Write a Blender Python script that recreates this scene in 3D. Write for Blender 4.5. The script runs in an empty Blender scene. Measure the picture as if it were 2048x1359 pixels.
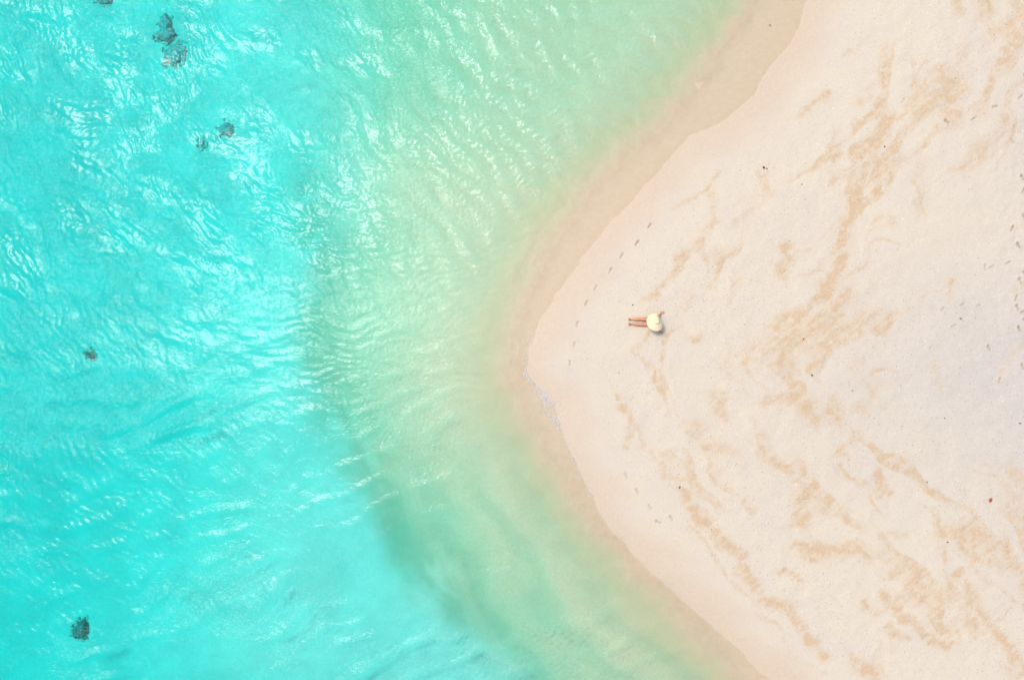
import bpy, bmesh, math, random
import numpy as np
from mathutils import Vector, Matrix

# ------------------------------------------------------------------ camera, sky, sun, exposure
S = 0.02                      # metres per photograph pixel on the sand
CX, CY = 1024.0, 679.5
CAM_H = 27.3
scene = bpy.context.scene
COL = scene.collection

cam_d = bpy.data.cameras.new('camera')
cam = bpy.data.objects.new('camera', cam_d)
COL.objects.link(cam)
cam.location = (0, 0, CAM_H)
cam.rotation_euler = (0, 0, 0)
cam_d.sensor_width = 36
cam_d.lens = 24
cam_d.clip_end = 6000
scene.camera = cam

SUN_ZEN = math.radians(25)
SUN_AZ = Vector((-0.85, 0.53, 0)).normalized()
sun_dir = Vector((SUN_AZ.x * math.sin(SUN_ZEN), SUN_AZ.y * math.sin(SUN_ZEN), math.cos(SUN_ZEN)))

world = bpy.data.worlds.new('World')
scene.world = world
world.use_nodes = True
wn, wl = world.node_tree.nodes, world.node_tree.links
bg = wn['Background']
sky = wn.new('ShaderNodeTexSky')
sky.sky_type = 'NISHITA'
sky.sun_disc = False
sky.sun_elevation = math.pi / 2 - SUN_ZEN
sky.sun_rotation = math.atan2(SUN_AZ.x, SUN_AZ.y)
sky.air_density = 1.0
sky.dust_density = 3.0
sky.ozone_density = 1.0
wl.new(sky.outputs[0], bg.inputs[0])
bg.inputs[1].default_value = 0.13

sun_d = bpy.data.lights.new('sun', 'SUN')
sun_d.energy = 1.5
sun_d.angle = math.radians(10)
sun_d.color = (1.0, 0.95, 0.88)
sun = bpy.data.objects.new('sun', sun_d)
COL.objects.link(sun)
sun.rotation_euler = sun_dir.to_track_quat('Z', 'Y').to_euler()

scene.view_settings.view_transform = 'Standard'
scene.view_settings.look = 'None'
scene.view_settings.exposure = 0.69
scene.view_settings.gamma = 1.0
scene.view_settings.use_curve_mapping = False
scene.cycles.use_denoising = True
scene.cycles.max_bounces = 5
scene.cycles.diffuse_bounces = 2
scene.cycles.glossy_bounces = 2
scene.cycles.transparent_max_bounces = 12

# ------------------------------------------------------------------ helpers
def W(px, py):
    return ((px - CX) * S, (CY - py) * S)

def WA(pts):
    a = np.array(pts, float)
    return np.stack([(a[:, 0] - CX) * S, (CY - a[:, 1]) * S], 1)

def sstep(a, b, x):
    t = np.clip((x - a) / (b - a), 0, 1)
    return t * t * (3 - 2 * t)

def hash2(ix, iy, seed):
    h = (ix.astype(np.int64) * 374761393 + iy.astype(np.int64) * 668265263 + seed * 974711) & 0xffffffff
    h = ((h ^ (h >> 13)) * 1274126177) & 0xffffffff
    h = h ^ (h >> 16)
    return (h & 0xffff) / 65535.0

def vnoise(x, y, seed=0):
    x0 = np.floor(x); y0 = np.floor(y)
    fx = x - x0; fy = y - y0
    fx = fx * fx * fx * (fx * (fx * 6 - 15) + 10); fy = fy * fy * fy * (fy * (fy * 6 - 15) + 10)
    ix = x0.astype(np.int64); iy = y0.astype(np.int64)
    a = hash2(ix, iy, seed); b = hash2(ix + 1, iy, seed)
    c = hash2(ix, iy + 1, seed); d = hash2(ix + 1, iy + 1, seed)
    return (a + (b - a) * fx) * (1 - fy) + (c + (d - c) * fx) * fy

def fbm(x, y, octv=4, seed=0, gain=0.5):
    s = 0; amp = 1; tot = 0
    for o in range(octv):
        s = s + amp * vnoise(x * 2 ** o + 17.3 * o, y * 2 ** o - 9.1 * o, seed + o * 7)
        tot += amp; amp *= gain
    return s / tot

def poly_dist(X, Y, pts):
    """distance to a polyline and arc length of the nearest point"""
    best = np.full(X.shape, 1e18); arc = np.zeros(X.shape)
    s0 = 0.0
    for (ax, ay), (bx, by) in zip(pts[:-1], pts[1:]):
        dx, dy = bx - ax, by - ay
        L2 = dx * dx + dy * dy
        t = np.clip(((X - ax) * dx + (Y - ay) * dy) / L2, 0, 1)
        q = (X - ax - t * dx) ** 2 + (Y - ay - t * dy) ** 2
        m = q < best
        best[m] = q[m]
        arc[m] = s0 + t[m] * math.sqrt(L2)
        s0 += math.sqrt(L2)
    return np.sqrt(best), arc

def tag(o, label=None, cat=None, group=None, kind=None):
    if label: o['label'] = label
    if cat: o['category'] = cat
    if group: o['group'] = group
    if kind: o['kind'] = kind
    return o

def link(name, me, mat=None, parent=None):
    o = bpy.data.objects.new(name, me)
    COL.objects.link(o)
    if mat and me is not None: me.materials.append(mat)
    if parent: o.parent = parent
    return o

def smooth(me):
    me.polygons.foreach_set('use_smooth', np.ones(len(me.polygons), bool))
    me.update()

def axis(d0, d1, step, far):
    """dense between d0 and d1, growing cells out to +-far"""
    core = np.arange(d0, d1 + step * .5, step)
    out = []; s = step; p = core[-1]
    while p < far:
        s *= 1.22; p += s; out.append(p)
    lo = []; s = step; p = core[0]
    while p > -far:
        s *= 1.22; p -= s; lo.append(p)
    return np.concatenate([np.array(lo[::-1]), core, np.array(out)])

def grid_mesh(name, xs, ys, Z):
    nx, ny = len(xs), len(ys)
    X, Y = np.meshgrid(xs, ys)
    co = np.stack([X.ravel(), Y.ravel(), Z.ravel()], 1)
    i = np.arange(nx * ny).reshape(ny, nx)
    q = np.stack([i[:-1, :-1], i[:-1, 1:], i[1:, 1:], i[1:, :-1]], -1).reshape(-1, 4)
    return co, q, i

def quads_to_mesh(name, co, q, extra=None):
    me = bpy.data.meshes.new(name)
    me.vertices.add(len(co)); me.vertices.foreach_set('co', co.astype(np.float32).ravel())
    loops = q.ravel()
    me.loops.add(len(loops)); me.loops.foreach_set('vertex_index', loops.astype(np.int32))
    me.polygons.add(len(q)); me.polygons.foreach_set('loop_start', (np.arange(len(q)) * 4).astype(np.int32))
    me.update(calc_edges=True)
    me.validate()
    return me

def attr(me, name, v):
    a = me.attributes.new(name, 'FLOAT', 'POINT')
    a.data.foreach_set('value', v.astype(np.float32).ravel())

class NT:
    """small node-tree helper"""
    def __init__(s, name):
        s.m = bpy.data.materials.new(name); s.m.use_nodes = True
        s.n = s.m.node_tree.nodes; s.l = s.m.node_tree.links
        s.n.clear(); s.out = s.n.new('ShaderNodeOutputMaterial')
    def new(s, t, **k):
        n = s.n.new(t)
        for a, b in k.items(): setattr(n, a, b)
        return n
    def put(s, v, sock):
        if isinstance(v, (int, float)): sock.default_value = v
        elif isinstance(v, tuple): sock.default_value = v if len(v) == 4 or len(sock.default_value) == 3 else (*v, 1)
        else: s.l.new(v, sock)
    def attr(s, name):
        n = s.new('ShaderNodeAttribute'); n.attribute_name = name
        return n.outputs['Fac']
    def math(s, op, a, b=0.0, c=None, clamp=False):
        n = s.new('ShaderNodeMath', operation=op); n.use_clamp = clamp
        s.put(a, n.inputs[0]); s.put(b, n.inputs[1])
        if c is not None: s.put(c, n.inputs[2])
        return n.outputs[0]
    def mix(s, f, a, b, mode='MIX'):
        n = s.new('ShaderNodeMix', data_type='RGBA', blend_type=mode)
        s.put(f, n.inputs[0]); s.put(a, n.inputs[6]); s.put(b, n.inputs[7])
        return n.outputs[2]
    def ramp(s, v, a, b, lo=0.0, hi=1.0):
        n = s.new('ShaderNodeMapRange', interpolation_type='SMOOTHSTEP')
        s.put(v, n.inputs[0]); s.put(a, n.inputs[1]); s.put(b, n.inputs[2]); s.put(lo, n.inputs[3]); s.put(hi, n.inputs[4])
        return n.outputs[0]
    def obj(s, scale=(1, 1, 1), rot=0.0):
        t = s.new('ShaderNodeTexCoord'); m = s.new('ShaderNodeMapping')
        m.inputs['Scale'].default_value = scale; m.inputs['Rotation'].default_value = (0, 0, rot)
        s.l.new(t.outputs['Object'], m.inputs[0])
        return m.outputs[0]
    def noise(s, vec, scale, detail=3, rough=.55, dist=0.0):
        n = s.new('ShaderNodeTexNoise')
        s.l.new(vec, n.inputs['Vector']); n.inputs['Scale'].default_value = scale
        n.inputs['Detail'].default_value = detail; n.inputs['Roughness'].default_value = rough
        n.inputs['Distortion'].default_value = dist
        return n.outputs['Fac']
    def bump(s, h, dist, strength=1.0, normal=None):
        n = s.new('ShaderNodeBump'); s.put(strength, n.inputs['Strength']); n.inputs['Distance'].default_value = dist
        s.l.new(h, n.inputs['Height'])
        if normal is not None: s.l.new(normal, n.inputs['Normal'])
        return n.outputs[0]
    def principled(s, color, rough=.8, spec=.3, normal=None):
        b = s.new('ShaderNodeBsdfPrincipled')
        s.put(color, b.inputs['Base Color']); s.put(rough, b.inputs['Roughness']); s.put(spec, b.inputs['Specular IOR Level'])
        if normal is not None: s.l.new(normal, b.inputs['Normal'])
        s.l.new(b.outputs[0], s.out.inputs[0])
        return b

# ------------------------------------------------------------------ the lie of the land
SHORE = WA([(3300, -3000), (2500, -1500), (2000, -700), (1730, -200), (1640, -40), (1614, 10), (1600, 58), (1566, 106),
            (1539, 137), (1512, 191), (1450, 238), (1382, 275), (1330, 330), (1290, 375), (1240, 425), (1190, 480),
            (1150, 540), (1112, 590), (1082, 640), (1058, 690), (1052, 745), (1080, 778), (1106, 805), (1116, 840),
            (1136, 893), (1189, 1000), (1234, 1078), (1300, 1145), (1350, 1188), (1400, 1228), (1450, 1272), (1545, 1365),
            (1700, 1530), (2000, 1900), (2600, 2700), (3300, 4400)])
GREEN = WA([(3250, -3000), (2400, -1500), (1880, -700), (1620, -200), (1508, 0), (1460, 80), (1416, 154), (1348, 222), (1270, 300), (1200, 372), (1150, 428), (1105, 485),
            (1075, 540), (1052, 600), (1040, 660), (1036, 720), (1050, 790), (1075, 842), (1107, 897), (1150, 970), (1200, 1048), (1270, 1128), (1340, 1194),
            (1395, 1244), (1470, 1325), (1505, 1365), (1660, 1535), (1960, 1900), (2560, 2700), (3260, 4400)])
BAR = WA([(540, -400), (555, 0), (572, 200), (590, 400), (600, 600), (622, 780), (658, 900), (720, 1000), (800, 1130),
          (900, 1240), (1010, 1359), (1300, 1700), (1800, 2300)])

DEPTH = [  # photograph x, y, depth of the bed in metres
    (20, 20, 1.9), (300, 20, 1.55), (600, 20, 1.02), (800, 20, .66), (1000, 20, .35), (1200, 20, .29), (1400, 20, .17), (1500, 20, .09),
    (20, 180, 2.0), (300, 180, 1.65), (500, 180, 1.25), (700, 180, .78), (900, 180, .46), (1100, 180, .29), (1300, 180, .17), (1400, 170, .09),
    (20, 350, 2.2), (300, 350, 1.7), (550, 350, 1.25), (700, 350, .62), (850, 350, .31), (1000, 350, .24), (1150, 350, .15), (1230, 360, .07),
    (20, 520, 2.2), (300, 520, 1.75), (500, 520, 1.3), (620, 520, .86), (750, 520, .50), (900, 520, .27), (1000, 530, .16), (1070, 540, .07),
    (20, 680, 2.2), (300, 680, 1.75), (500, 680, 1.2), (600, 680, .86), (700, 680, .55), (850, 680, .26), (950, 680, .15), (1010, 690, .08),
    (20, 900, 2.15), (300, 900, 1.75), (500, 900, 1.0), (620, 900, .92), (690, 900, .74), (800, 900, .40), (950, 900, .21), (1060, 900, .12),
    (20, 1150, 2.0), (300, 1150, 1.4), (500, 1150, .88), (700, 1150, .78), (780, 1150, .78), (900, 1150, .47), (1050, 1150, .31), (1200, 1140, .14),
    (20, 1340, 1.75), (300, 1340, 1.2), (500, 1340, .86), (800, 1340, .70), (950, 1340, .60), (1060, 1340, .46), (1200, 1340, .26), (1400, 1340, .13),
    (-250, 350, 2.35), (-250, 1000, 2.3), (-250, -100, 2.1), (600, -200, 1.1), (1100, -200, .45), (1450, -150, .2), (-200, 1550, 1.9), (600, 1550, 1.0), (1100, 1550, .62), (1450, 1500, .2)]

def tps_fit(pts):
    P = np.array([(p[0] / 1000, p[1] / 1000) for p in pts]); v = np.array([p[2] for p in pts])
    n = len(P)
    r2 = ((P[:, None] - P[None]) ** 2).sum(-1)
    K = np.where(r2 > 0, r2 * np.log(r2 + 1e-12), 0) + np.eye(n) * 2e-3
    A = np.zeros((n + 3, n + 3)); A[:n, :n] = K; A[:n, n] = 1; A[:n, n + 1:] = P; A[n, :n] = 1; A[n + 1:, :n] = P.T
    return P, np.linalg.solve(A, np.concatenate([v, [0, 0, 0]]))
TP, TW = tps_fit(DEPTH)

def tps(px, py):
    x = np.clip(px, -300, 1700) / 1000; y = np.clip(py, -200, 1550) / 1000
    out = TW[len(TP)] + TW[len(TP) + 1] * x + TW[len(TP) + 2] * y
    for (cx, cy), w in zip(TP, TW):
        r2 = (x - cx) ** 2 + (y - cy) ** 2
        out = out + w * r2 * np.log(r2 + 1e-12)
    return out

def signed_shore(X, Y, line=SHORE):
    d, arc = poly_dist(X, Y, line)
    o = np.argsort(line[:, 1])
    xs = np.interp(Y, line[o, 1], line[o, 0])
    return np.where(X > xs, d, -d), arc

FOOT = [  # photograph x, y, heading in degrees, strength
    (1299, 452, 52, 1.0), (1274, 486, 52, 1.2), (1243, 512, 60, .8), (1221, 541, 62, .9), (1191, 576, 60, .6), (1173, 606, 64, .8),
    (1155, 648, 75, .7), (1149, 689, 82, .6), (1140, 726, 90, .6), (1252, 950, 118, .6), (1274, 981, 120, .7), (1300, 1012, 125, .5), (1316, 1042, 160, .9),
    (1342, 1034, 120, .8), (2037, 160, 95, 1), (1885, 248, 140, 1), (1978, 219, 10, .7), (1936, 243, 35, .6), (2028, 200, 40, .6), (2011, 287, 120, .7), (2043, 291, 110, .7),
    (2030, 360, 120, 1.2), (2032, 385, 60, .9), (2032, 438, 110, .8), (2009, 460, 60, 1), (2021, 494, 118, 1.2), (2000, 528, 30, .6), (2033, 549, 125, .7), (2024, 563, 110, .9),
    (1956, 537, 95, .5), (1968, 536, 20, .4), (2018, 616, 110, 1.1), (2029, 624, 20, .9), (2021, 658, 110, 1.1), (2042, 673, 105, 1.3), (2043, 698, 20, .9), (1962, 695, 115, .8),
    (2027, 732, 110, .9), (2043, 735, 95, .9), (1910, 610, 30, .5), (1872, 620, 60, .4), (2041, 531, 80, .7), (2016, 597, 70, .7), (2033, 642, 130, .7), (1982, 759, 70, .8),
    (1800, 205, 60, .4), (1764, 138, 30, .4), (2055, 420, 100, 1), (2060, 590, 100, 1), (2058, 790, 80, .8), (1942, 612, 20, .4), (1893, 652, 20, .4)]

def land(X, Y, prints=True):
    """height of sand and sea bed, plus what the sand is made of"""
    px = X / S + CX; py = CY - Y / S
    d, arc = signed_shore(X, Y)
    arc = 1.35 * Y
    wob = (fbm(X / 1.7, Y / 1.7, 3, 5) - .5)
    d = d + .30 * (fbm(X / .9, Y / .9, 3, 6) - .5)
    dg, _ = signed_shore(X, Y, GREEN)
    dg = dg + wob * .7 + .45 * (fbm(X / .55, Y / .55, 3, 7) - .5)
    near = .009 + .075 * np.clip(-dg, 0, 99)
    dep = np.clip(tps(px, py), .02, 3.2)
    dep = near + (dep - near) * sstep(.2, 2.4, -dg)
    dep = dep + sstep(25, 160, -d) * 4.0
    # low bars lying along the lower shore
    low = sstep(820, 1050, py) * sstep(.8, 2.4, -d) * (1 - sstep(6.5, 9.5, -d))
    ph = -d * 2 * math.pi / 1.75 + 5.0 * (fbm(arc / 4.0, d / 3.0, 3, 31) - .5) * 2
    dep = dep + low * (.034 * np.sin(ph) + .05 * (fbm(arc / 5, d / .8, 3, 12) - .5))
    # step at the outer bar, ragged
    db, barc = poly_dist(X, Y, BAR)
    ob = np.argsort(BAR[:, 1])
    xb = np.interp(Y, BAR[ob, 1], BAR[ob, 0])
    sb = np.where(X > xb, db, -db) + (fbm(X / 2.2, Y / 2.2, 4, 40) - .5) * 1.6
    # low sand ripples on the bed, added to imitate refracted light lines
    rip_a = fbm(X / 3.0, Y / 3.0, 2, 77)
    rp = (Y + .22 * X) * 2 * math.pi / .46 + 7.0 * (fbm(X / 1.9, Y / 1.2, 3, 78) - .5)
    rip = np.sin(rp) * (.35 + .65 * sstep(.3, .7, rip_a)) * sstep(.6, 2, -dg) * (1 - sstep(10.5, 13, -d)) * (1 - sstep(700, 900, py))
    dep = dep + rip * .0045 + sstep(.5, 2.5, -d) * .05 * (fbm(X / 1.1, Y / 1.1, 3, 90) - .5) * (1 + sstep(.4, 1.2, dep))
    z_sea = -np.maximum(dep * sstep(-.1, .5, -d), .003)
    # dry side: beach face then an almost level berm
    dd = np.maximum(d, 0)
    z_dry = .055 * np.minimum(dd, 4) + .03 * np.clip(dd - 4, 0, 8) + .012 * np.clip(dd - 12, 0, 200)
    amp = sstep(.8, 4, dd)
    z_dry = z_dry + amp * (.05 * (fbm(dd / 1.4, arc / 4.5, 3, 60) - .5) + .045 * (fbm(X / .5, Y / .5, 4, 61) - .5))
    tram = sstep(1930, 2010, px) * sstep(180, 300, py) * (1 - sstep(740, 860, py))
    z_dry = z_dry + tram * .025 * (fbm(X / .16, Y / .16, 2, 62) - .5)
    z = np.where(d > 0, z_dry, z_sea)
    out = dict(z=z, d=d, arc=arc, px=px, py=py, sb=sb, dep=np.where(d > 0, -z_dry, dep), low=low, dg=dg, ph=ph, tram=tram, rip=rip)
    if prints:
        fp = np.zeros_like(z)
        for fx, fy, ang, st in FOOT:
            wx, wy = W(fx, fy)
            m = (np.abs(X - wx) < .35) & (np.abs(Y - wy) < .35)
            if not m.any(): continue
            a = math.radians(ang)
            u = (X[m] - wx) * math.cos(a) + (Y[m] - wy) * math.sin(a)
            v = -(X[m] - wx) * math.sin(a) + (Y[m] - wy) * math.cos(a)
            h = np.zeros(u.shape)
            for cu, ru, rv, k in ((.065, .075, .052, 1.0), (-.07, .05, .042, 1.15), (0, .06, .03, .5)):
                e = ((u - cu) / ru) ** 2 + (v / rv) ** 2
                h = h + k * (-.055 * np.exp(-e * 1.1) + .016 * np.exp(-((np.sqrt(e) - 1.5) / .35) ** 2))
            st = st * (1.5 if fx > 1840 else 1.0)
            z[m] += h * st
            fp[m] = np.maximum(fp[m], st * np.clip(-h / .045, 0, 1))
        out['fp'] = fp
    return out

def ground_z(x, y):
    return float(land(np.array([[x]], float), np.array([[y]], float), True)['z'][0, 0])

# ------------------------------------------------------------------ beach and sea bed: one sheet out to the horizon
xs = np.unique(np.concatenate([axis(-22.6, -1.0, .06, 1700)[:-1], ]))
xs = xs[xs <= -1.0]
xr = axis(-1.0, 21.6, .04, 1700); xr = xr[xr > -1.0 + 1e-6]
XS = np.concatenate([xs, xr])
YS = axis(-15.2, 15.2, .042, 1700)
X, Y = np.meshgrid(XS, YS)
L = land(X, Y)
d, arc, px, py, sb = L['d'], L['arc'], L['px'], L['py'], L['sb']

# coarse golden sand left in streaks along old swash lines
STREAK = [
    ([(1768, 240), (1750, 282), (1735, 320), (1715, 352), (1702, 400), (1690, 440), (1676, 500), (1668, 540), (1642, 575), (1636, 596), (1660, 606), (1688, 594)], 15, 1.0),
    ([(1830, 175), (1800, 228), (1765, 250)], 7, .6), ([(1560, 498), (1568, 520), (1558, 548)], 15, .8), ([(1650, 640), (1668, 675)], 9, .7),
    ([(1598, 640), (1565, 680), (1550, 722), (1575, 762), (1590, 790), (1616, 832)], 17, .95), ([(1530, 803), (1592, 790)], 14, .7),
    ([(1655, 815), (1660, 830)], 20, .9), ([(1712, 810), (1718, 822)], 14, .6), ([(1884, 568), (1880, 598)], 8, .9), ([(1597, 236), (1622, 212), (1648, 192)], 7, .8),
    ([(1556, 160), (1580, 132), (1612, 108)], 4, .7), ([(1668, 268), (1655, 322)], 8, .7), ([(1705, 205), (1735, 190)], 9, .5), ([(1690, 118), (1730, 84)], 4, .6),
    ([(1350, 420), (1400, 384), (1440, 345)], 6, .8), ([(1420, 392), (1432, 440), (1404, 480), (1358, 515)], 11, .7), ([(1520, 350), (1532, 385)], 16, .6),
    ([(1470, 440), (1500, 420), (1530, 370)], 12, .4), ([(1292, 602), (1322, 572), (1350, 548), (1396, 480)], 7, .8), ([(1374, 590), (1360, 620)], 9, .5), ([(1372, 672), (1400, 675)], 10, .6),
    ([(1238, 790), (1262, 832), (1252, 884)], 11, .7), ([(1318, 720), (1330, 775)], 6, .5), ([(1430, 795), (1442, 832)], 15, .7), ([(1390, 850), (1420, 895), (1470, 900)], 16, .5),
    ([(1356, 970), (1396, 1028), (1440, 1078), (1486, 1112)], 13, .95), ([(1488, 1136), (1522, 1192), (1572, 1212), (1592, 1246), (1644, 1306)], 13, .95),
    ([(1598, 1092), (1626, 1088), (1652, 1106), (1700, 1084), (1726, 1104)], 15, 1.0), ([(1566, 1136), (1590, 1148)], 10, .9), ([(1622, 1112), (1634, 1118)], 8, .9),
    ([(1765, 1185), (1800, 1222), (1850, 1260), (1882, 1280)], 13, 1.0), ([(1722, 1202), (1750, 1220)], 10, .8), ([(1775, 1250), (1806, 1270)], 9, .7),
    ([(1744, 940), (1762, 982)], 11, .9), ([(1586, 930), (1604, 980), (1594, 1034)], 20, .8), ([(1520, 900), (1545, 925)], 16, .5), ([(1856, 1018), (1872, 1070), (1878, 1112)], 9, .7),
    ([(1908, 1142), (1946, 1206), (1972, 1240), (2004, 1290), (2040, 1330)], 13, .9), ([(1996, 1086), (2022, 1134), (2060, 1190)], 14, 1.0), ([(2006, 1334), (2050, 1330)], 14, .8),
    ([(1700, 1318), (1752, 1348)], 13, .8), ([(1780, 1066), (1800, 1060)], 8, .5), ([(1480, 1000), (1500, 1020)], 7, .6), ([(1660, 905), (1690, 880), (1700, 870)], 9, .7),
    ([(1680, 900), (1692, 860)], 6, .7), ([(1850, 720), (1868, 770)], 10, .4), ([(1690, 730), (1705, 720)], 8, .4), ([(1980, 1230), (2000, 1210)], 5, .8),
    ([(1380, 1050), (1440, 1130), (1500, 1200), (1580, 1290), (1640, 1350)], 7, .5), ([(1270, 850), (1310, 930), (1350, 960)], 10, .5)]
wx_ = (fbm(X / .55, Y / .55, 3, 101) - .5) * .55
wy_ = (fbm(X / .55, Y / .55, 3, 102) - .5) * .55
stain = np.zeros_like(X)
for pts, wd, st in STREAK:
    P = WA(pts)
    lo = P.min(0) - 1.4; hi = P.max(0) + 1.4
    m = (X > lo[0]) & (X < hi[0]) & (Y > lo[1]) & (Y < hi[1])
    q, _ = poly_dist(X[m] + wx_[m], Y[m] + wy_[m], P)
    w = wd * S * .95
    stain[m] = np.maximum(stain[m], st * np.exp(-(q / w) ** 2))
# weaker streaks everywhere along the curves of the shore, feathered up the beach
dw = d + (fbm(X / 2.3, Y / 2.3, 3, 110) - .5) * 2.2
n1 = fbm(dw / .62, arc / 3.6, 4, 120)
n2 = fbm(X / 3.4, Y / 3.4, 3, 121)
ca, sa = math.cos(.65), math.sin(.65)
fe = fbm((X * ca + Y * sa) / 1.1, (-X * sa + Y * ca) / .12, 3, 122)
env = sstep(2.2, 4.2, d) * (1 - .75 * sstep(9, 17, d))
bgst = env * sstep(.52, .76, n1 + .5 * (n2 - .5)) * .72
stain = np.maximum(stain, bgst)
stain = np.clip(1.15 * stain * (.30 + .95 * sstep(.32, .68, fe * .35 + .65 * fbm(X / .25, Y / .25, 4, 123, .7))), 0, 1)
stain *= sstep(.8, 2.2, d)
wetn = d + (fbm(arc / 1.6, d / 1.1, 3, 130) - .5) * 1.1
wet = 1 - sstep(.2, 1.9, wetn)
dry = sstep(5, 17, d + (fbm(X / 4, Y / 4, 3, 131) - .5) * 6)
shelf = sstep(-1.0, 1.6 + 3.5 * (1 - sstep(300, 650, py)), sb)
dn = fbm(L['arc'] / 2.5, d / .9, 4, 141)
depo = np.exp(-((sb - .55) / 1.1) ** 2) * sstep(.25, .62, dn + .1) * sstep(180, 520, py) * (1 - .6 * sstep(1130, 1330, py))
bars = L['low'] * sstep(-.2, .9, np.sin(L['ph'])) * (.5 + fbm(arc / 2, d / .5, 3, 142))
depo = np.clip(.60 * depo + .17 * bars, 0, 1)
swash = np.exp(-((L['dg'] + .05) / .38) ** 2) * (.2 + 1.5 * fbm(X / .22, Y / .22, 3, 150, .7)) * 1.15 + .35 * np.exp(-((d + .12) / .14) ** 2)

co, q, gi = grid_mesh('beach', XS, YS, L['z'])
me = quads_to_mesh('beach', co, q)
for nme, v in (('stain', stain), ('wet', wet), ('dry', dry), ('shelf', shelf), ('depo', depo), ('print', L['fp']), ('tram', L['tram']), ('swash', swash), ('shore', d), ('green', L['dg'])):
    attr(me, nme, v)
smooth(me)

t = NT('sand')
o1 = t.obj()
grain = t.noise(o1, 26, 3, .7)
grain2 = t.noise(o1, 9, 4, .6)
broad = t.noise(o1, .55, 4, .6)
speck = t.noise(o1, 16, 1, .5)
dryc = t.mix(t.attr('dry'), (.580, .510, .392), (.490, .450, .398))
dryc = t.mix(t.ramp(broad, .35, .68, 0, .55), dryc, (.545, .490, .415))
goldc = t.mix(t.ramp(grain, .35, .65), (.49, .335, .19), (.56, .415, .26))
st = t.attr('stain')
stg = t.math('MULTIPLY', st, t.ramp(grain, .30, .62, .55, 1.15), clamp=True)
c = t.mix(stg, dryc, goldc)
wetc = t.mix(t.ramp(grain2, .3, .7), (.520, .400, .285), (.560, .440, .318))
c = t.mix(t.math('MULTIPLY', t.attr('wet'), .8), c, wetc)
# under water: golden shelf, white coral sand further out
sea = t.ramp(t.attr('green'), -1.1, .3, 1, 0)
shelfc = t.mix(t.ramp(grain2, .3, .7), (.590, .515, .345), (.635, .560, .38))
outc = t.mix(t.ramp(broad, .35, .65), (.61, .625, .565), (.68, .70, .63))
bed = t.mix(t.attr('shelf'), outc, shelfc)
bed = t.mix(t.ramp(t.attr('green'), -3.6, -.2, 0, .85), bed, (.450, .41, .255))
bed = t.mix(t.attr('depo'), bed, (.36, .355, .23))
c = t.mix(sea, c, bed)
c = t.mix(t.ramp(t.attr('shore'), -.14, .16, .8, 0), c, t.mix(sea, t.mix(t.ramp(t.noise(t.obj((1, 1.8, 1), .5), 3.2, 5, .65), .3, .7), (.520, .442, .320), (.560, .480, .360)), c))
c = t.mix(t.math('MULTIPLY', t.attr('swash'), .42, clamp=True), c, (.44, .365, .255))
c = t.mix(t.math('MULTIPLY', t.attr('print'), .85), c, (.36, .29, .205))
# coarse dark and pale grains
onland = t.ramp(t.attr('shore'), .6, 2.0)
c = t.mix(t.math('MULTIPLY', t.ramp(speck, .66, .74), t.math('MULTIPLY', onland, .30)), c, (.36, .27, .18))
c = t.mix(t.math('MULTIPLY', t.ramp(speck, .33, .26), t.math('MULTIPLY', onland, .5)), c, (.74, .68, .58))
c = t.mix(t.ramp(grain, .30, .70, .34, 0), c, (.40, .31, .22))
rg = t.math('SUBTRACT', .92, t.math('MULTIPLY', t.attr('wet'), .42))
h = t.math('ADD', t.math('MULTIPLY', grain, .5), t.math('MULTIPLY', grain2, .9))
bst = t.math('MULTIPLY', t.math('SUBTRACT', 1.0, t.math('MULTIPLY', t.attr('wet'), .8)), t.ramp(st, 0, 1, .35, .95))
t.principled(c, rg, .25, t.bump(h, .03, bst))
beach = link('beach', me, t.m)
tag(beach, 'pale sand spit with golden streaks sloping under the sea', 'beach', kind='structure')

# ------------------------------------------------------------------ the sea: wavy top, closed body of water
WXS = axis(-22.0, 12.2, .04, 1500)
WYS = axis(-14.6, 14.6, .04, 1500)
WX, WY = np.meshgrid(WXS, WYS)
N = 1536; TILE = 46.08
rng = np.random.default_rng(11)
fk = np.fft.fftfreq(N, TILE / N) * 2 * np.pi
KX, KY = np.meshgrid(fk, fk)
K = np.hypot(KX, KY) + 1e-9
def wavefield(theta, lam0, band, spread, seed):
    """random waves travelling along theta; rms slope 1"""
    r = np.random.default_rng(seed)
    ang = np.arctan2(KY, KX) - theta
    D = np.abs(np.cos(ang)) ** spread
    k0 = 2 * np.pi / lam0
    A = np.exp(-(np.log(K / k0) / band) ** 2) * D / K ** 1.6
    H = np.fft.ifft2(A * np.fft.fft2(r.standard_normal((N, N)))).real
    gy, gx = np.gradient(H, TILE / N)
    return H / np.sqrt((gx ** 2 + gy ** 2).mean())
def sample(F, x, y):
    u = (x / TILE + .5) % 1 * N; v = (y / TILE + .5) % 1 * N
    i = np.floor(u).astype(int); j = np.floor(v).astype(int)
    fu, fv = u - i, v - j
    i1, j1 = (i + 1) % N, (j + 1) % N; i %= N; j %= N
    return (F[j, i] * (1 - fu) + F[j, i1] * fu) * (1 - fv) + (F[j1, i] * (1 - fu) + F[j1, i1] * fu) * fv
wpx = WX / S + CX; wpy = CY - WY / S
inner = (np.abs(WX) < 23) & (np.abs(WY) < 15.6)
fade = (1 - sstep(21.0, 22, np.abs(WX))) * (1 - sstep(13.9, 14.6, np.abs(WY)))
wd_, warc = signed_shore(WX, WY)
wdep = np.where(wd_ > 0, 0, np.clip(tps(wpx, wpy), .02, 3))
calm = sstep(.2, 3.5, -wd_)
warpx = WX + (fbm(WX / 3.1, WY / 3.1, 2, 201) - .5) * 1.2
warpy = WY + (fbm(WX / 3.1, WY / 3.1, 2, 202) - .5) * 1.2
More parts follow.
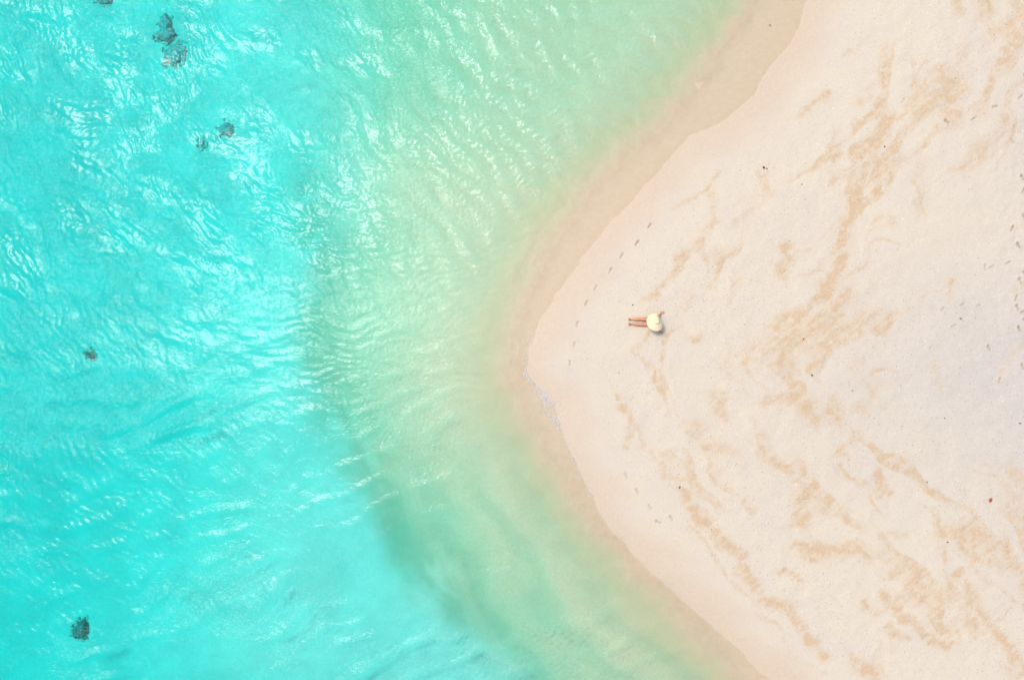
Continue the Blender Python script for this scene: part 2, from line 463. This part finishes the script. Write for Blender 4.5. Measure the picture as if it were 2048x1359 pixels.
fA = sample(wavefield(math.radians(38), .26, .45, 2.5, 1), warpx, warpy)
fA2 = sample(wavefield(math.radians(55), .85, .45, 2, 2), warpx, warpy)
fB = sample(wavefield(math.radians(88), .34, .30, 12, 3), warpx, warpy)
fC = sample(wavefield(math.radians(112), 1.1, .30, 9, 4), warpx, warpy)
fC2 = sample(wavefield(math.radians(150), .20, .25, 4, 5), warpx, warpy)
fD = sample(wavefield(math.radians(106), .30, .35, 8, 7), warpx, warpy)
fS = sample(wavefield(math.radians(100), 4.0, .35, 2, 6), WX, WY)
up = 1 - sstep(450, 820, wpy + .25 * (wpx - 300))
mid = np.exp(-((wpx - 660) / 190) ** 2 - ((wpy - 520) / 260) ** 2)
lowm = sstep(520, 900, wpy)
right = sstep(700, 1000, wpx) * (1 - sstep(500, 800, wpy))
ruff = sstep(.36, .62, fbm(WX / 1.3 + .3 * WY, WY / 1.0, 4, 210))
gust = sstep(.40, .66, fbm(WX / 4.2, WY / 2.6, 3, 211))
aA = (.20 * up + .09 * lowm) * (.72 + .28 * ruff) * (1 - .5 * right) * (1 - .4 * sstep(560, 800, wpx))
aA2 = .085 * up + .035
aB = .14 * mid
aC = .13 * lowm * (1 - .5 * sstep(850, 1100, wpx)) * (.25 + .75 * gust)
aC2 = .15 * (lowm * gust + .35 * up)
aD = .11 * right * (.75 + .25 * gust)
HZ = aD * fD + aA * fA + aA2 * fA2 + aB * fB + aC * (fC + .9 * np.abs(fC)) + aC2 * fC2 + .012 * fS * (1 - right)
HZ = HZ * calm * fade * np.minimum(1, .4 + wdep / .6)
HZ -= .002

co, q, ii = grid_mesh('water', WXS, WYS, HZ)
ny, nx = ii.shape
ring = np.concatenate([ii[0, :], ii[1:, -1], ii[-1, -2::-1], ii[-2:0:-1, 0]])
nb = len(co)
bot = co[ring].copy(); bot[:, 2] = -9.0
co = np.concatenate([co, bot])
rb = nb + np.arange(len(ring))
side = np.stack([ring, rb, np.roll(rb, -1), np.roll(ring, -1)], 1)
corner = [rb[0], rb[ny * 0 + nx - 1 + ny - 1 + nx - 1], rb[nx - 1 + ny - 1], rb[nx - 1]]
q = np.concatenate([q, side])
me = quads_to_mesh('water', co, q)
bmw = bmesh.new(); bmw.from_mesh(me); bmw.verts.ensure_lookup_table()
bmw.faces.new([bmw.verts[i] for i in rb[::-1]])
bmw.to_mesh(me); bmw.free()
ga = np.zeros(len(co)); ga[:nb] = (ruff * up * (1 - .8 * right) + .8 * gust * lowm).ravel()
attr(me, 'gust', ga)
ca_ = np.zeros(len(co)); ca_[:nb] = calm.ravel()
attr(me, 'calm', ca_)
smooth(me)

t = NT('sea_water')
r1 = t.noise(t.obj((1, 2.2, 1), .6), 5.5, 3, .55, .6)
r2 = t.noise(t.obj((1.0, 1.6, 1), -.4), 13, 2, .5)
hh = t.math('ADD', r1, t.math('MULTIPLY', r2, .35))
bs = t.math('MULTIPLY', t.math('ADD', .25, t.math('MULTIPLY', t.attr('gust'), .75)), t.attr('calm'))
nrm = t.bump(hh, .05, bs)
fr = t.new('ShaderNodeFresnel'); fr.inputs[0].default_value = 1.34; t.l.new(nrm, fr.inputs['Normal'])
tr = t.new('ShaderNodeBsdfTransparent')
gl = t.new('ShaderNodeBsdfGlossy'); gl.inputs['Roughness'].default_value = .19
t.l.new(nrm, gl.inputs['Normal'])
mx = t.new('ShaderNodeMixShader')
t.l.new(fr.outputs[0], mx.inputs[0]); t.l.new(tr.outputs[0], mx.inputs[1]); t.l.new(gl.outputs[0], mx.inputs[2])
t.l.new(mx.outputs[0], t.out.inputs['Surface'])
va = t.new('ShaderNodeVolumeAbsorption')
va.inputs['Color'].default_value = (0.0, .954, .962, 1); va.inputs['Density'].default_value = 1.0
t.l.new(va.outputs[0], t.out.inputs['Volume'])
water = link('water', me, t.m)
tag(water, 'clear turquoise sea with rippled surface around the sand spit', 'sea', kind='structure')

# ------------------------------------------------------------------ simple materials
def plain(name, a, b, scale=20, rough=.8, spec=.3, bump=.0, bdist=.01):
    t = NT(name)
    o = t.obj()
    n = t.noise(o, scale, 4, .6)
    t.principled(t.mix(t.ramp(n, .3, .7), a, b), rough, spec, t.bump(n, bdist, bump) if bump else None)
    return t.m

M_SKIN = plain('skin', (.50, .215, .115), (.58, .265, .15), 9, .48, .4, .15, .004)
M_HAIR = plain('hair', (.035, .02, .012), (.06, .035, .02), 60, .5, .4, .4, .01)
M_SUIT = plain('swimsuit_fabric', (.62, .60, .56), (.68, .66, .62), 80, .8, .2, .2, .002)
M_EYE = plain('eye', (.6, .58, .55), (.64, .62, .6), 10, .2)
def coral_mat(name, a, b):
    # coral rock, water's veil painted into its colour, low edges dusted with sand
    t = NT(name)
    o = t.obj()
    n = t.noise(o, 9, 5, .65)
    sep = t.new('ShaderNodeSeparateXYZ'); t.l.new(o, sep.inputs[0])
    dust = t.ramp(t.math('ADD', sep.outputs[2], t.math('MULTIPLY', t.noise(o, 5, 3, .6), .16)), .12, .26, .85, 0)
    t.principled(t.mix(dust, t.mix(t.ramp(n, .3, .7), a, b), (.58, .60, .53)), .9, .2, t.bump(n, .06, .9))
    return t.m
M_ROCK = coral_mat('coral_rock', (.10, .165, .15), (.25, .30, .26))
M_ROCK_PALE = coral_mat('veiled_coral_rock', (.25, .35, .34), (.44, .50, .46))  # upper patches: haze and sheen of the water put into a paler colour
M_STONE = plain('dark_stone', (.03, .025, .022), (.08, .065, .05), 40, .7, .3, .5, .01)
M_SHELL = plain('shell', (.62, .56, .48), (.72, .68, .62), 40, .5, .4, .3, .005)
M_GRIT = plain('grit', (.20, .14, .085), (.34, .25, .16), 4, .85)
M_RED = plain('red_leaf', (.30, .035, .02), (.42, .075, .035), 25, .5, .4, .4, .004)
M_BROWN = plain('brown_leaf', (.30, .13, .04), (.42, .20, .07), 25, .55, .4, .4, .004)
M_GREEN = plain('green_leaf', (.10, .13, .015), (.18, .20, .03), 25, .5, .4, .4, .004)
M_FOAM = plain('foam', (.66, .64, .62), (.76, .74, .72), 30, .6, .4)

t = NT('straw')
tc = t.new('ShaderNodeTexCoord')
sep = t.new('ShaderNodeSeparateXYZ'); t.l.new(tc.outputs['Object'], sep.inputs[0])
rad = t.math('SQRT', t.math('ADD', t.math('POWER', sep.outputs[0], 2.0), t.math('POWER', sep.outputs[1], 2.0)))
braid = t.math('SINE', t.math('MULTIPLY', rad, 2 * math.pi / .016))
ns = t.noise(t.obj(), 45, 3, .6)
t.principled(t.mix(t.ramp(ns, .3, .7), (.66, .575, .34), (.72, .645, .41)), .7, .3,
             t.bump(t.math('ADD', t.math('MULTIPLY', braid, .5), ns), .003, .7))
M_STRAW = t.m

# ------------------------------------------------------------------ the person
def add_ball(bm, c, r, rot=None, seg=3):
    m = Matrix.Translation(Vector(c))
    if rot is not None: m = m @ rot
    m = m @ Matrix.Diagonal((*(r if isinstance(r, (tuple, list)) else (r, r, r)), 1))
    bmesh.ops.create_icosphere(bm, subdivisions=seg, radius=1, matrix=m)

def add_limb(bm, p0, p1, r0, r1, n=12, belly=0.0):
    p0, p1 = Vector(p0), Vector(p1)
    ax = (p1 - p0).normalized()
    u = ax.orthogonal().normalized(); v = ax.cross(u)
    rows = []
    K_ = 6
    for k in range(K_ + 1):
        f = k / K_
        r = r0 + (r1 - r0) * f + belly * math.sin(math.pi * min(1, f * 1.5))
        c_ = p0 + (p1 - p0) * f
        rows.append([bm.verts.new(c_ + (u * math.cos(2 * math.pi * j / n) + v * math.sin(2 * math.pi * j / n)) * r) for j in range(n)])
    for a, b in zip(rows[:-1], rows[1:]):
        for j in range(n):
            bm.faces.new((a[j], a[(j + 1) % n], b[(j + 1) % n], b[j]))
    bm.faces.new(rows[0][::-1]); bm.faces.new(rows[-1])
    add_ball(bm, p0, r0 * 1.0, seg=2); add_ball(bm, p1, r1 * 1.0, seg=2)

def lean(a):
    return Matrix.Rotation(a, 4, 'Y')

def build_body():
    bm = bmesh.new()
    tilt = lean(math.radians(22))
    # torso, from pelvis to shoulders, leaning back
    add_ball(bm, (0, 0, .13), (.115, .175, .115), tilt)
    add_ball(bm, (.045, 0, .23), (.10, .140, .12), tilt)
    add_ball(bm, (.085, 0, .34), (.095, .130, .13), tilt)
    add_ball(bm, (.125, 0, .46), (.105, .160, .12), tilt)
    add_ball(bm, (.150, 0, .53), (.075, .165, .055), tilt)
    for s in (1, -1):
        add_ball(bm, (.055, s * .075, .455), (.062, .068, .062), tilt)        # chest
        add_ball(bm, (.075, s * .075, .095), (.10, .095, .095))               # seat
        add_ball(bm, (.160, s * .175, .535), .056)
    add_limb(bm, (.162, 0, .55), (.172, -.022, .67), .052, .046)
    # head
    hc = Vector((.172, -.03, .755))
    add_ball(bm, hc, (.092, .075, .108))
    add_ball(bm, hc + Vector((-.035, 0, -.055)), (.058, .056, .062))          # jaw
    add_limb(bm, hc + Vector((-.088, 0, .012)), hc + Vector((-.108, 0, -.025)), .009, .014)
    add_ball(bm, hc + Vector((-.089, 0, -.058)), (.013, .026, .010))          # lips
    add_ball(bm, hc + Vector((-.078, 0, .028)), (.018, .052, .010))           # brow
    add_ball(bm, hc + Vector((-.078, 0, -.090)), (.018, .022, .015))          # chin
    for s in (1, -1):
        add_ball(bm, hc + Vector((.008, s * .076, -.008)), (.020, .012, .032))
    # legs straight out in front, toes up
    for s, hy, ky, ay in ((1, .092, .108, .088), (-1, -.092, -.106, -.078)):
        hip = (-.02, hy, .115); knee = (-.385, ky, .135); ank = (-.735, ay, .070)
        add_limb(bm, hip, knee, .092, .062)
        add_ball(bm, (-.385, ky, .138), (.062, .058, .060))
        add_limb(bm, knee, ank, .056, .036, belly=.012)
        add_ball(bm, (-.735, ay, .048), (.042, .036, .042))                   # heel
        toe = Vector((-.815, ay + s * .014, .165))
        add_limb(bm, (-.745, ay, .062), toe, .038, .030)
        add_ball(bm, Vector((-.795, ay + s * .020, .140)), (.030, .043, .045))
        for k in range(5):                                                    # toes
            off = (k - 2) * .0165 * s
            ln = (.050, .048, .043, .038, .032)[k] if True else 0
            b = toe + Vector((.0, -s * .0 + (-off), .0))
            add_limb(bm, b + Vector((.012, 0, -.012)), b + Vector((-.018, 0, ln * .7)), .0115 if k else .014, .009 if k else .012, 8)
    # arms propped behind, palms on the sand
    for s, el, wr, tipd in ((1, (.335, .235, .300), (.455, .320, .050), Vector((.86, .42, 0))),
                            (-1, (.300, -.250, .300), (.390, -.345, .050), Vector((.78, -.60, 0)))):
        sh = Vector((.165, s * .180, .530)); el = Vector(el); wr = Vector(wr)
        add_limb(bm, sh, el, .048, .038)
        add_limb(bm, el, wr, .039, .026, belly=.006)
        f = tipd.normalized(); side_ = Vector((-f.y, f.x, 0))
        pc = wr + f * .045 + Vector((0, 0, -.022))
        R = Matrix((( f.x, side_.x, 0, 0), (f.y, side_.y, 0, 0), (0, 0, 1, 0), (0, 0, 0, 1)))
        add_ball(bm, pc, (.058, .044, .018), R)
        add_limb(bm, wr, pc, .026, .020)
        for k in range(4):
            off = (k - 1.5) * .0215
            spread = side_ * off
            dirn = (f + side_ * (k - 1.5) * .10).normalized()
            ln = (.066, .078, .072, .056)[k if s > 0 else 3 - k]
            b0 = pc + f * .045 + spread + Vector((0, 0, .002))
            b1 = b0 + dirn * ln * .5 + Vector((0, 0, .004))
            b2 = b0 + dirn * ln + Vector((0, 0, -.008))
            add_limb(bm, b0, b1, .0105, .0095, 8); add_limb(bm, b1, b2, .0095, .0080, 8)
        th = side_ * s                                                         # thumb leaves the side of the palm
        b0 = pc - f * .022 + th * .030
        b1 = b0 + (th * .9 + f * .35).normalized() * .040
        b2 = b1 + (th * .6 + f * .75).normalized() * .032 + Vector((0, 0, -.004))
        add_limb(bm, b0, b1, .0135, .0110, 8); add_limb(bm, b1, b2, .0110, .0085, 8)
    me0 = bpy.data.meshes.new('body_raw'); bm.to_mesh(me0); bm.free()
    tmp = bpy.data.objects.new('body_raw', me0); COL.objects.link(tmp)
    r = tmp.modifiers.new('r', 'REMESH'); r.mode = 'VOXEL'; r.voxel_size = .0062
    sm = tmp.modifiers.new('s', 'SMOOTH'); sm.factor = .5; sm.iterations = 3
    dg = bpy.context.evaluated_depsgraph_get()
    me = bpy.data.meshes.new_from_object(tmp.evaluated_get(dg))
    bpy.data.objects.remove(tmp); bpy.data.meshes.remove(me0)
    me.name = 'person'
    smooth(me)
    return me

HIP = W(1296, 643.5)
gz = ground_z(*HIP)
body = build_body()
person = link('person', body, M_SKIN)
person.location = (HIP[0], HIP[1], gz)
# settle the figure on the gently sloping sand
slope = (ground_z(HIP[0] + .5, HIP[1]) - ground_z(HIP[0] - .8, HIP[1])) / 1.3
person.rotation_euler = (0, -math.atan(slope), 0)
person.location.z = gz - .012
tag(person, 'tanned person sitting on sand, legs stretched out, leaning back on both hands', 'person')

# swimsuit: the torso's own surface lifted a few millimetres
n = len(body.vertices)
bco = np.empty(n * 3, np.float32); body.vertices.foreach_get('co', bco); bco = bco.reshape(-1, 3)
bno = np.empty(n * 3, np.float32); body.vertex_normals.foreach_get('vector', bno); bno = bno.reshape(-1, 3)
a0 = np.array((0, 0, .08)); a1 = np.array((.145, 0, .50))
tt = ((bco - a0) @ (a1 - a0)) / ((a1 - a0) @ (a1 - a0))
lat = np.abs(bco[:, 1])
keep = (tt > -.12) & (tt < .93) & (lat < .165 - .05 * np.clip(tt - .5, 0, 1)) & (bco[:, 0] > -.075 + .10 * lat / .16)
sel = [p for p in body.polygons if all(keep[v] for v in p.vertices)]
idx = {}
sv, sf = [], []
for p in sel:
    f = []
    for v in p.vertices:
        if v not in idx:
            idx[v] = len(sv); sv.append(tuple(bco[v] + bno[v] * .006))
        f.append(idx[v])
    sf.append(f)
sme = bpy.data.meshes.new('swimsuit'); sme.from_pydata(sv, [], sf); smooth(sme)
link('swimsuit', sme, M_SUIT, person)
# hair: cap over the skull with lengths falling behind the shoulders
bm = bmesh.new()
hc = Vector((.172, -.03, .755))
bmesh.ops.create_icosphere(bm, subdivisions=4, radius=1, matrix=Matrix.Translation(hc + Vector((.012, 0, .008))) @ Matrix.Diagonal((.094, .081, .104, 1)))
for v in bm.verts:
    q_ = v.co - hc
    if q_.x < -.045 and q_.z < .06: v.co.x = hc.x - .03 + (v.co.x - hc.x) * .2
    v.co += q_.normalized() * .004 * math.sin(60 * math.atan2(q_.y, q_.x))
for k in range(9):
    y0 = (k - 4) * .017
    add_limb(bm, hc + Vector((.075, y0, -.02)), Vector((.215, y0 * 1.3 - .005, .50 + .02 * (k % 3))), .020, .012, 8)
hme = bpy.data.meshes.new('hair'); bm.to_mesh(hme); bm.free(); smooth(hme)
link('hair', hme, M_HAIR, person)
for s in (1, -1):
    bm = bmesh.new(); add_ball(bm, hc + Vector((-.080, s * .030, .008)), (.010, .013, .007))
    eme = bpy.data.meshes.new('eye'); bm.to_mesh(eme); bm.free(); smooth(eme)
    link('eye', eme, M_EYE, person)

# ------------------------------------------------------------------ the hat: crown and floppy wide brim
hat = bpy.data.objects.new('sun_hat', None); COL.objects.link(hat)
hx, hy = (.150, -.030)
hat.location = (HIP[0] + hx, HIP[1] + hy, gz + .815)
tag(hat, 'wide floppy pale straw sun hat hiding the head and torso of the sitting person', 'hat')
def brim_radius(th):
    # photographed outline about the crown (crop pixels, 12.8 per photo pixel): degrees -> metres
    tab = [(-180, .395), (-153, .384), (-131, .371), (-96, .365), (-68, .362), (-50, .350), (-36, .325), (-26, .295), (-5, .243), (15, .215), (28, .212),
           (45, .216), (57, .225), (78, .292), (88, .345), (96, .357), (105, .367), (133, .400), (155, .405), (180, .395)]
    d_ = math.degrees(th)
    return float(np.interp(d_, [a for a, _ in tab], [b for _, b in tab])) * .965
def hat_shell(r0, r1, rows, seg, zf, thick):
    vs, fs = [], []
    for layer in (0, 1):
        for k in range(rows + 1):
            for j in range(seg):
                th = -math.pi + 2 * math.pi * j / seg
                R1 = r1(th)
                r = r0 + (R1 - r0) * k / rows
                vs.append((r * math.cos(th), r * math.sin(th), zf(r, th, k / rows) - layer * thick))
    M_ = (rows + 1) * seg
    for k in range(rows):
        for j in range(seg):
            a, b = k * seg + j, k * seg + (j + 1) % seg
            c_, d_ = b + seg, a + seg
            fs.append((a, d_, c_, b)); fs.append((M_ + a, M_ + b, M_ + c_, M_ + d_))
    for j in range(seg):
        a, b = rows * seg + j, rows * seg + (j + 1) % seg
        fs.append((a, M_ + a, M_ + b, b))
        a, b = j, (j + 1) % seg
        fs.append((a, b, M_ + b, M_ + a))
    return vs, fs
def brim_z(r, th, f):
    flop = math.exp(-((math.degrees(th) - 15) / 48) ** 2)               # bent down steeply behind the shoulder
    z = -.010 - .10 * f ** 1.6 * (1 - flop) - .22 * flop * f ** 1.15
    return z + .014 * f * math.sin(3 * th + .6) + .008 * f * math.sin(5 * th + 2)
vs, fs = hat_shell(.088, brim_radius, 22, 96, brim_z, .004)
bme = bpy.data.meshes.new('brim'); bme.from_pydata(vs, [], fs); smooth(bme)
link('brim', bme, M_STRAW, hat)
def crown_z(r, th, f):
    return .088 * (1 - f ** 2.6) ** .62 - .012 + .004 * math.cos(2 * th) * f
vs, fs = hat_shell(.0008, lambda th: .0945, 14, 64, crown_z, .004)
cme = bpy.data.meshes.new('crown'); cme.from_pydata(vs, [], fs); smooth(cme)
link('crown', cme, M_STRAW, hat)

# ------------------------------------------------------------------ dark coral heads on the sea bed
def lump_mesh(name, parts, seed, sub=3):
    rnd = random.Random(seed)
    bm = bmesh.new()
    bits = []
    for (x, y, rx, ry, rz, a) in parts:                                  # rubble and weed round the foot break the outline
        for _ in range(26):
            th, rr = rnd.uniform(0, 6.28), rnd.uniform(.75, 1.75)
            u_, v_ = rx * rr * math.cos(th), ry * rr * math.sin(th)
            s_ = rnd.uniform(.025, .075)
            bits.append((x + u_ * math.cos(a) - v_ * math.sin(a), y + u_ * math.sin(a) + v_ * math.cos(a), s_ * rnd.uniform(.8, 1.8), s_, s_ * .8, rnd.uniform(0, 3)))
    for (x, y, rx, ry, rz, a) in list(parts) + bits:
        sub_ = sub if rx > .1 else 1
        R = Matrix.Rotation(a, 4, 'Z')
        r = bmesh.ops.create_icosphere(bm, subdivisions=sub_, radius=1, matrix=Matrix.Identity(4))
        ph = [rnd.uniform(0, 6.28) for _ in range(6)]
        for v in r['verts']:
            p = v.co.copy()
            k = 1 + .16 * math.sin(5 * p.x + ph[0]) * math.sin(4 * p.y + ph[1]) + .12 * math.sin(9 * p.y + ph[2] + 4 * p.z) + .10 * math.sin(13 * p.x + ph[3] + 7 * p.z) + rnd.uniform(-.07, .07)
            q_ = R @ Vector((p.x * rx * k, p.y * ry * k, p.z * rz * k))
            v.co = q_ + Vector((x, y, rz * .35))
    me = bpy.data.meshes.new(name); bm.to_mesh(me); bm.free(); smooth(me)
    return me
CORAL = [
    (333, 62, 'large dark coral patch under pale ripples near the top left corner', [(0, .15, .22, .46, .22, .1), (.06, -.18, .34, .34, .20, .4), (-.28, -.22, .20, .16, .13, 0), (.16, .32, .10, .26, .2, -.2)]),
    (352, 108, 'broad faint coral patch just below the largest dark one', [(0, 0, .42, .40, .14, 0), (.24, .12, .24, .26, .12, .5), (-.05, -.30, .34, .12, .14, .1), (.34, -.2, .12, .16, .1, 0)]),
    (452, 258, 'squarish grey coral patch, rightmost of the dark patches in the water', [(0, 0, .27, .24, .15, .5), (.14, -.12, .16, .18, .17, .9)]),
    (404, 286, 'small faint coral lump left below the squarish grey one', [(0, 0, .13, .16, .10, .2)]),
    (181, 710, 'small dark coral lump at mid height near the left edge', [(0, 0, .21, .13, .17, -.3), (.12, -.07, .11, .10, .14, .2), (.08, .12, .08, .12, .12, .4)]),
    (166, 1258, 'lone dark coral head near the bottom left corner', [(.05, .08, .22, .34, .26, -.1), (-.16, -.06, .20, .24, .20, .3), (.12, .24, .10, .18, .22, 0), (.02, -.28, .26, .09, .14, -.25), (-.26, -.20, .16, .10, .1, .3)]),
    (212, 3, 'coral patch cut by the top edge of the picture', [(0, 0, .30, .13, .16, 0), (.22, .02, .14, .12, .14, .2)]),
]
for i, (cx, cy, lab, parts) in enumerate(CORAL):
    x, y = W(cx, cy)
    z = ground_z(x, y)
    k = (CAM_H - z) / CAM_H            # the pixel's ray meets the bed a little further out
    for _ in range(2):
        x, y = W(cx, cy)[0] * k, W(cx, cy)[1] * k
        z = ground_z(x, y); k = (CAM_H - z) / CAM_H
    o = link('coral_head', lump_mesh('coral_head', parts, 40 + i), M_ROCK if 'lone dark' in lab or 'mid height' in lab else M_ROCK_PALE)
    o.location = (x, y, z - .02)
    tag(o, lab, 'coral', 'coral patches on the sea bed')

# ------------------------------------------------------------------ stones, leaves and bits on the beach
PEB = [
    (1525, 337, .045, 'dark pebble alone on the upper beach near the green shallows'), (1531, 339, .026, 'tiny dark pebble touching the larger one on the upper beach'),
    (1615, 749, .034, 'dark pebble beside the golden streak right of the person'), (1357, 972, .036, 'dark pebble on the lower beach near the wet sand'),
    (1599, 678, .026, 'small dark pebble at the edge of the broad golden streak'), (1762, 297, .030, 'small pebble right of the long upper golden streak'),
    (1884, 1078, .024, 'small pebble in a faint streak below the red leaf'), (1842, 960, .026, 'small pebble left of the red leaf'),
    (2036, 762, .026, 'small pebble by the right edge below the footprints'), (2022, 843, .030, 'grey pebble near the right edge at mid height'),
    (1694, 779, .020, 'tiny pebble right of the broad golden streak'), (1874, 833, .022, 'tiny grey pebble on pale sand at mid right'),
    (1264, 610, .026, 'small stone on the sand just beyond the feet'), (1599, 371, .022, 'tiny pebble below the lone upper dark pebble')]
for i, (x_, y_, r_, lab) in enumerate(PEB):
    x, y = W(x_, y_)
    bm = bmesh.new()
    rnd = random.Random(i)
    bmesh.ops.create_icosphere(bm, subdivisions=2, radius=1)
    for v in bm.verts:
        v.co *= 1 + rnd.uniform(-.12, .12)
        v.co = Vector((v.co.x * r_ * 1.25, v.co.y * r_ * .9, v.co.z * r_ * .6))
    me = bpy.data.meshes.new('pebble'); bm.to_mesh(me); bm.free(); smooth(me)
    o = link('pebble', me, M_STONE)
    o.location = (x, y, ground_z(x, y) + r_ * .28); o.rotation_euler = (0, 0, rnd.uniform(0, 6.28))
    tag(o, lab, 'pebble', 'pebbles on the beach')

def leaf(px_, py_, ln, wd, ang, mat, lab, z=None, name='fallen_leaf'):
    root = bpy.data.objects.new(name, None); COL.objects.link(root)
    x, y = W(px_, py_)
    root.location = (x, y, (ground_z(x, y) if z is None else z) + .006); root.rotation_euler = (0, 0, math.radians(ang))
    n_, m_ = 14, 6
    vs, fs = [], []
    for lay in (0, 1):
        for i in range(n_ + 1):
            f = i / n_
            w = wd * (math.sin(math.pi * f ** .8) ** .8) * .5 + .0006
            for j in range(m_ + 1):
                g = j / m_ * 2 - 1
                vs.append((ln * (f - .5), w * g + .012 * math.sin(3 * f), .030 * (f - .5) ** 2 * 4 * .8 + abs(g) * w * .35 + .006 - lay * .002))
    Q = (n_ + 1) * (m_ + 1)
    for i in range(n_):
        for j in range(m_):
            a = i * (m_ + 1) + j
            fs.append((a, a + m_ + 1, a + m_ + 2, a + 1)); fs.append((Q + a, Q + a + 1, Q + a + m_ + 2, Q + a + m_ + 1))
    me = bpy.data.meshes.new('blade'); me.from_pydata(vs, [], fs); smooth(me)
    link('blade', me, mat, root)
    bm = bmesh.new()
    add_limb(bm, (-ln * .72, -.004, .010), (ln * .40, .006, .010), .0034, .0016, 6)
    me = bpy.data.meshes.new('stem'); bm.to_mesh(me); bm.free(); smooth(me)
    link('stem', me, M_BROWN, root)
    tag(root, lab, 'leaf')
leaf(1966, 994, .20, .115, 62, M_RED, 'red fallen leaf lying on pale sand at the lower right')
leaf(1906, 638, .105, .05, -32, M_GREEN, 'small dark green leaf on the sand left of the right edge footprints')
leaf(1539.5, 51.5, .075, .05, -60, M_GREEN, 'tiny green leaf in the thin swash near the top')
leaf(381, 123, .09, .06, 120, M_BROWN, 'small orange brown leaf floating beside the faint coral patch', z=.012, name='floating_leaf')

def scatter(name, pts, sizes, mat, seed, lab, cat, flat=.5):
    """many loose little bodies as one object"""
    rnd = np.random.default_rng(seed)
    base = np.array([(1, 0, 0), (.31, .95, 0), (-.81, .59, 0), (-.81, -.59, 0), (.31, -.95, 0), (0, 0, 1), (0, 0, -.4)], float)
    tri = [(0, 1, 5), (1, 2, 5), (2, 3, 5), (3, 4, 5), (4, 0, 5), (1, 0, 6), (2, 1, 6), (3, 2, 6), (4, 3, 6), (0, 4, 6)]
    vs, fs = [], []
    for (x, y, z), r in zip(pts, sizes):
        a = rnd.uniform(0, 6.28); c_, s_ = math.cos(a), math.sin(a)
        e = rnd.uniform(.6, 1.4)
        k = len(vs)
        for b in base:
            bx, by = b[0] * r * e, b[1] * r
            vs.append((x + bx * c_ - by * s_, y + bx * s_ + by * c_, z + b[2] * r * flat))
        fs += [(a_ + k, b_ + k, d_ + k) for a_, b_, d_ in tri]
    me = bpy.data.meshes.new(name); me.from_pydata(vs, [], fs); smooth(me)
    o = link(name, me, mat)
    return tag(o, lab, cat, kind='stuff')

rng = np.random.default_rng(5)
def beach_points(n, dmin, seed, weight=None):
    r = np.random.default_rng(seed)
    x = r.uniform(.5, 21.5, n * 6); y = r.uniform(-14.5, 14.5, n * 6)
    Lp = land(x[:, None], y[:, None])
    dd = Lp['d'][:, 0]
    w = fbm(x / 2.2, y / 2.2, 3, seed) ** 3 * 4
    ok = (dd > dmin) & (r.uniform(0, 1, n * 6) < w)
    i = np.nonzero(ok)[0][:n]
    return np.stack([x[i], y[i], Lp['z'][i, 0]], 1)
p_ = beach_points(4200, 2.0, 301)
scatter('shell_grit', p_, rng.uniform(.006, .017, len(p_)), M_GRIT, 1, 'fine brown grit and plant bits strewn over the dry sand', 'grit')
p_ = beach_points(1500, 2.5, 302)
scatter('shell_fragments', p_, rng.uniform(.006, .018, len(p_)), M_SHELL, 2, 'pale broken shell fragments strewn over the dry sand', 'shells')

# foam clinging to the waterline
FO = WA([(1066, 655), (1056, 690), (1050, 745), (1062, 765), (1082, 779), (1098, 796), (1108, 812), (1114, 838), (1122, 862), (1136, 893), (1160, 945), (1189, 1000)])
seg = np.hypot(*np.diff(FO, axis=0).T); cum = np.concatenate([[0], np.cumsum(seg)])
pts, sz = [], []
while len(pts) < 1500:
    s_ = rng.uniform(0, cum[-1])
    f_ = s_ / cum[-1]
    dens = .10 + 1.0 * math.exp(-((f_ - .47) / .09) ** 2) + .25 * math.exp(-((f_ - .27) / .08) ** 2)
    if rng.uniform() > dens: continue
    x = np.interp(s_, cum, FO[:, 0]); y = np.interp(s_, cum, FO[:, 1])
    w = .04 + .17 * math.exp(-((f_ - .47) / .10) ** 2)
    x += rng.normal(0, w) - w * .6; y += rng.normal(0, w)
    if vnoise(np.array([x / .09]), np.array([y / .09]), 9)[0] < .42: continue
    pts.append((x, y, 0)); sz.append(rng.uniform(.007, .018))
P_ = np.array(pts); Lp = land(P_[:, :1], P_[:, 1:2])
P_[:, 2] = np.maximum(Lp['z'][:, 0], 0) + .002
scatter('sea_foam', P_, sz, M_FOAM, 3, 'white foam bubbles along the waterline at the tip of the spit', 'foam', .45)
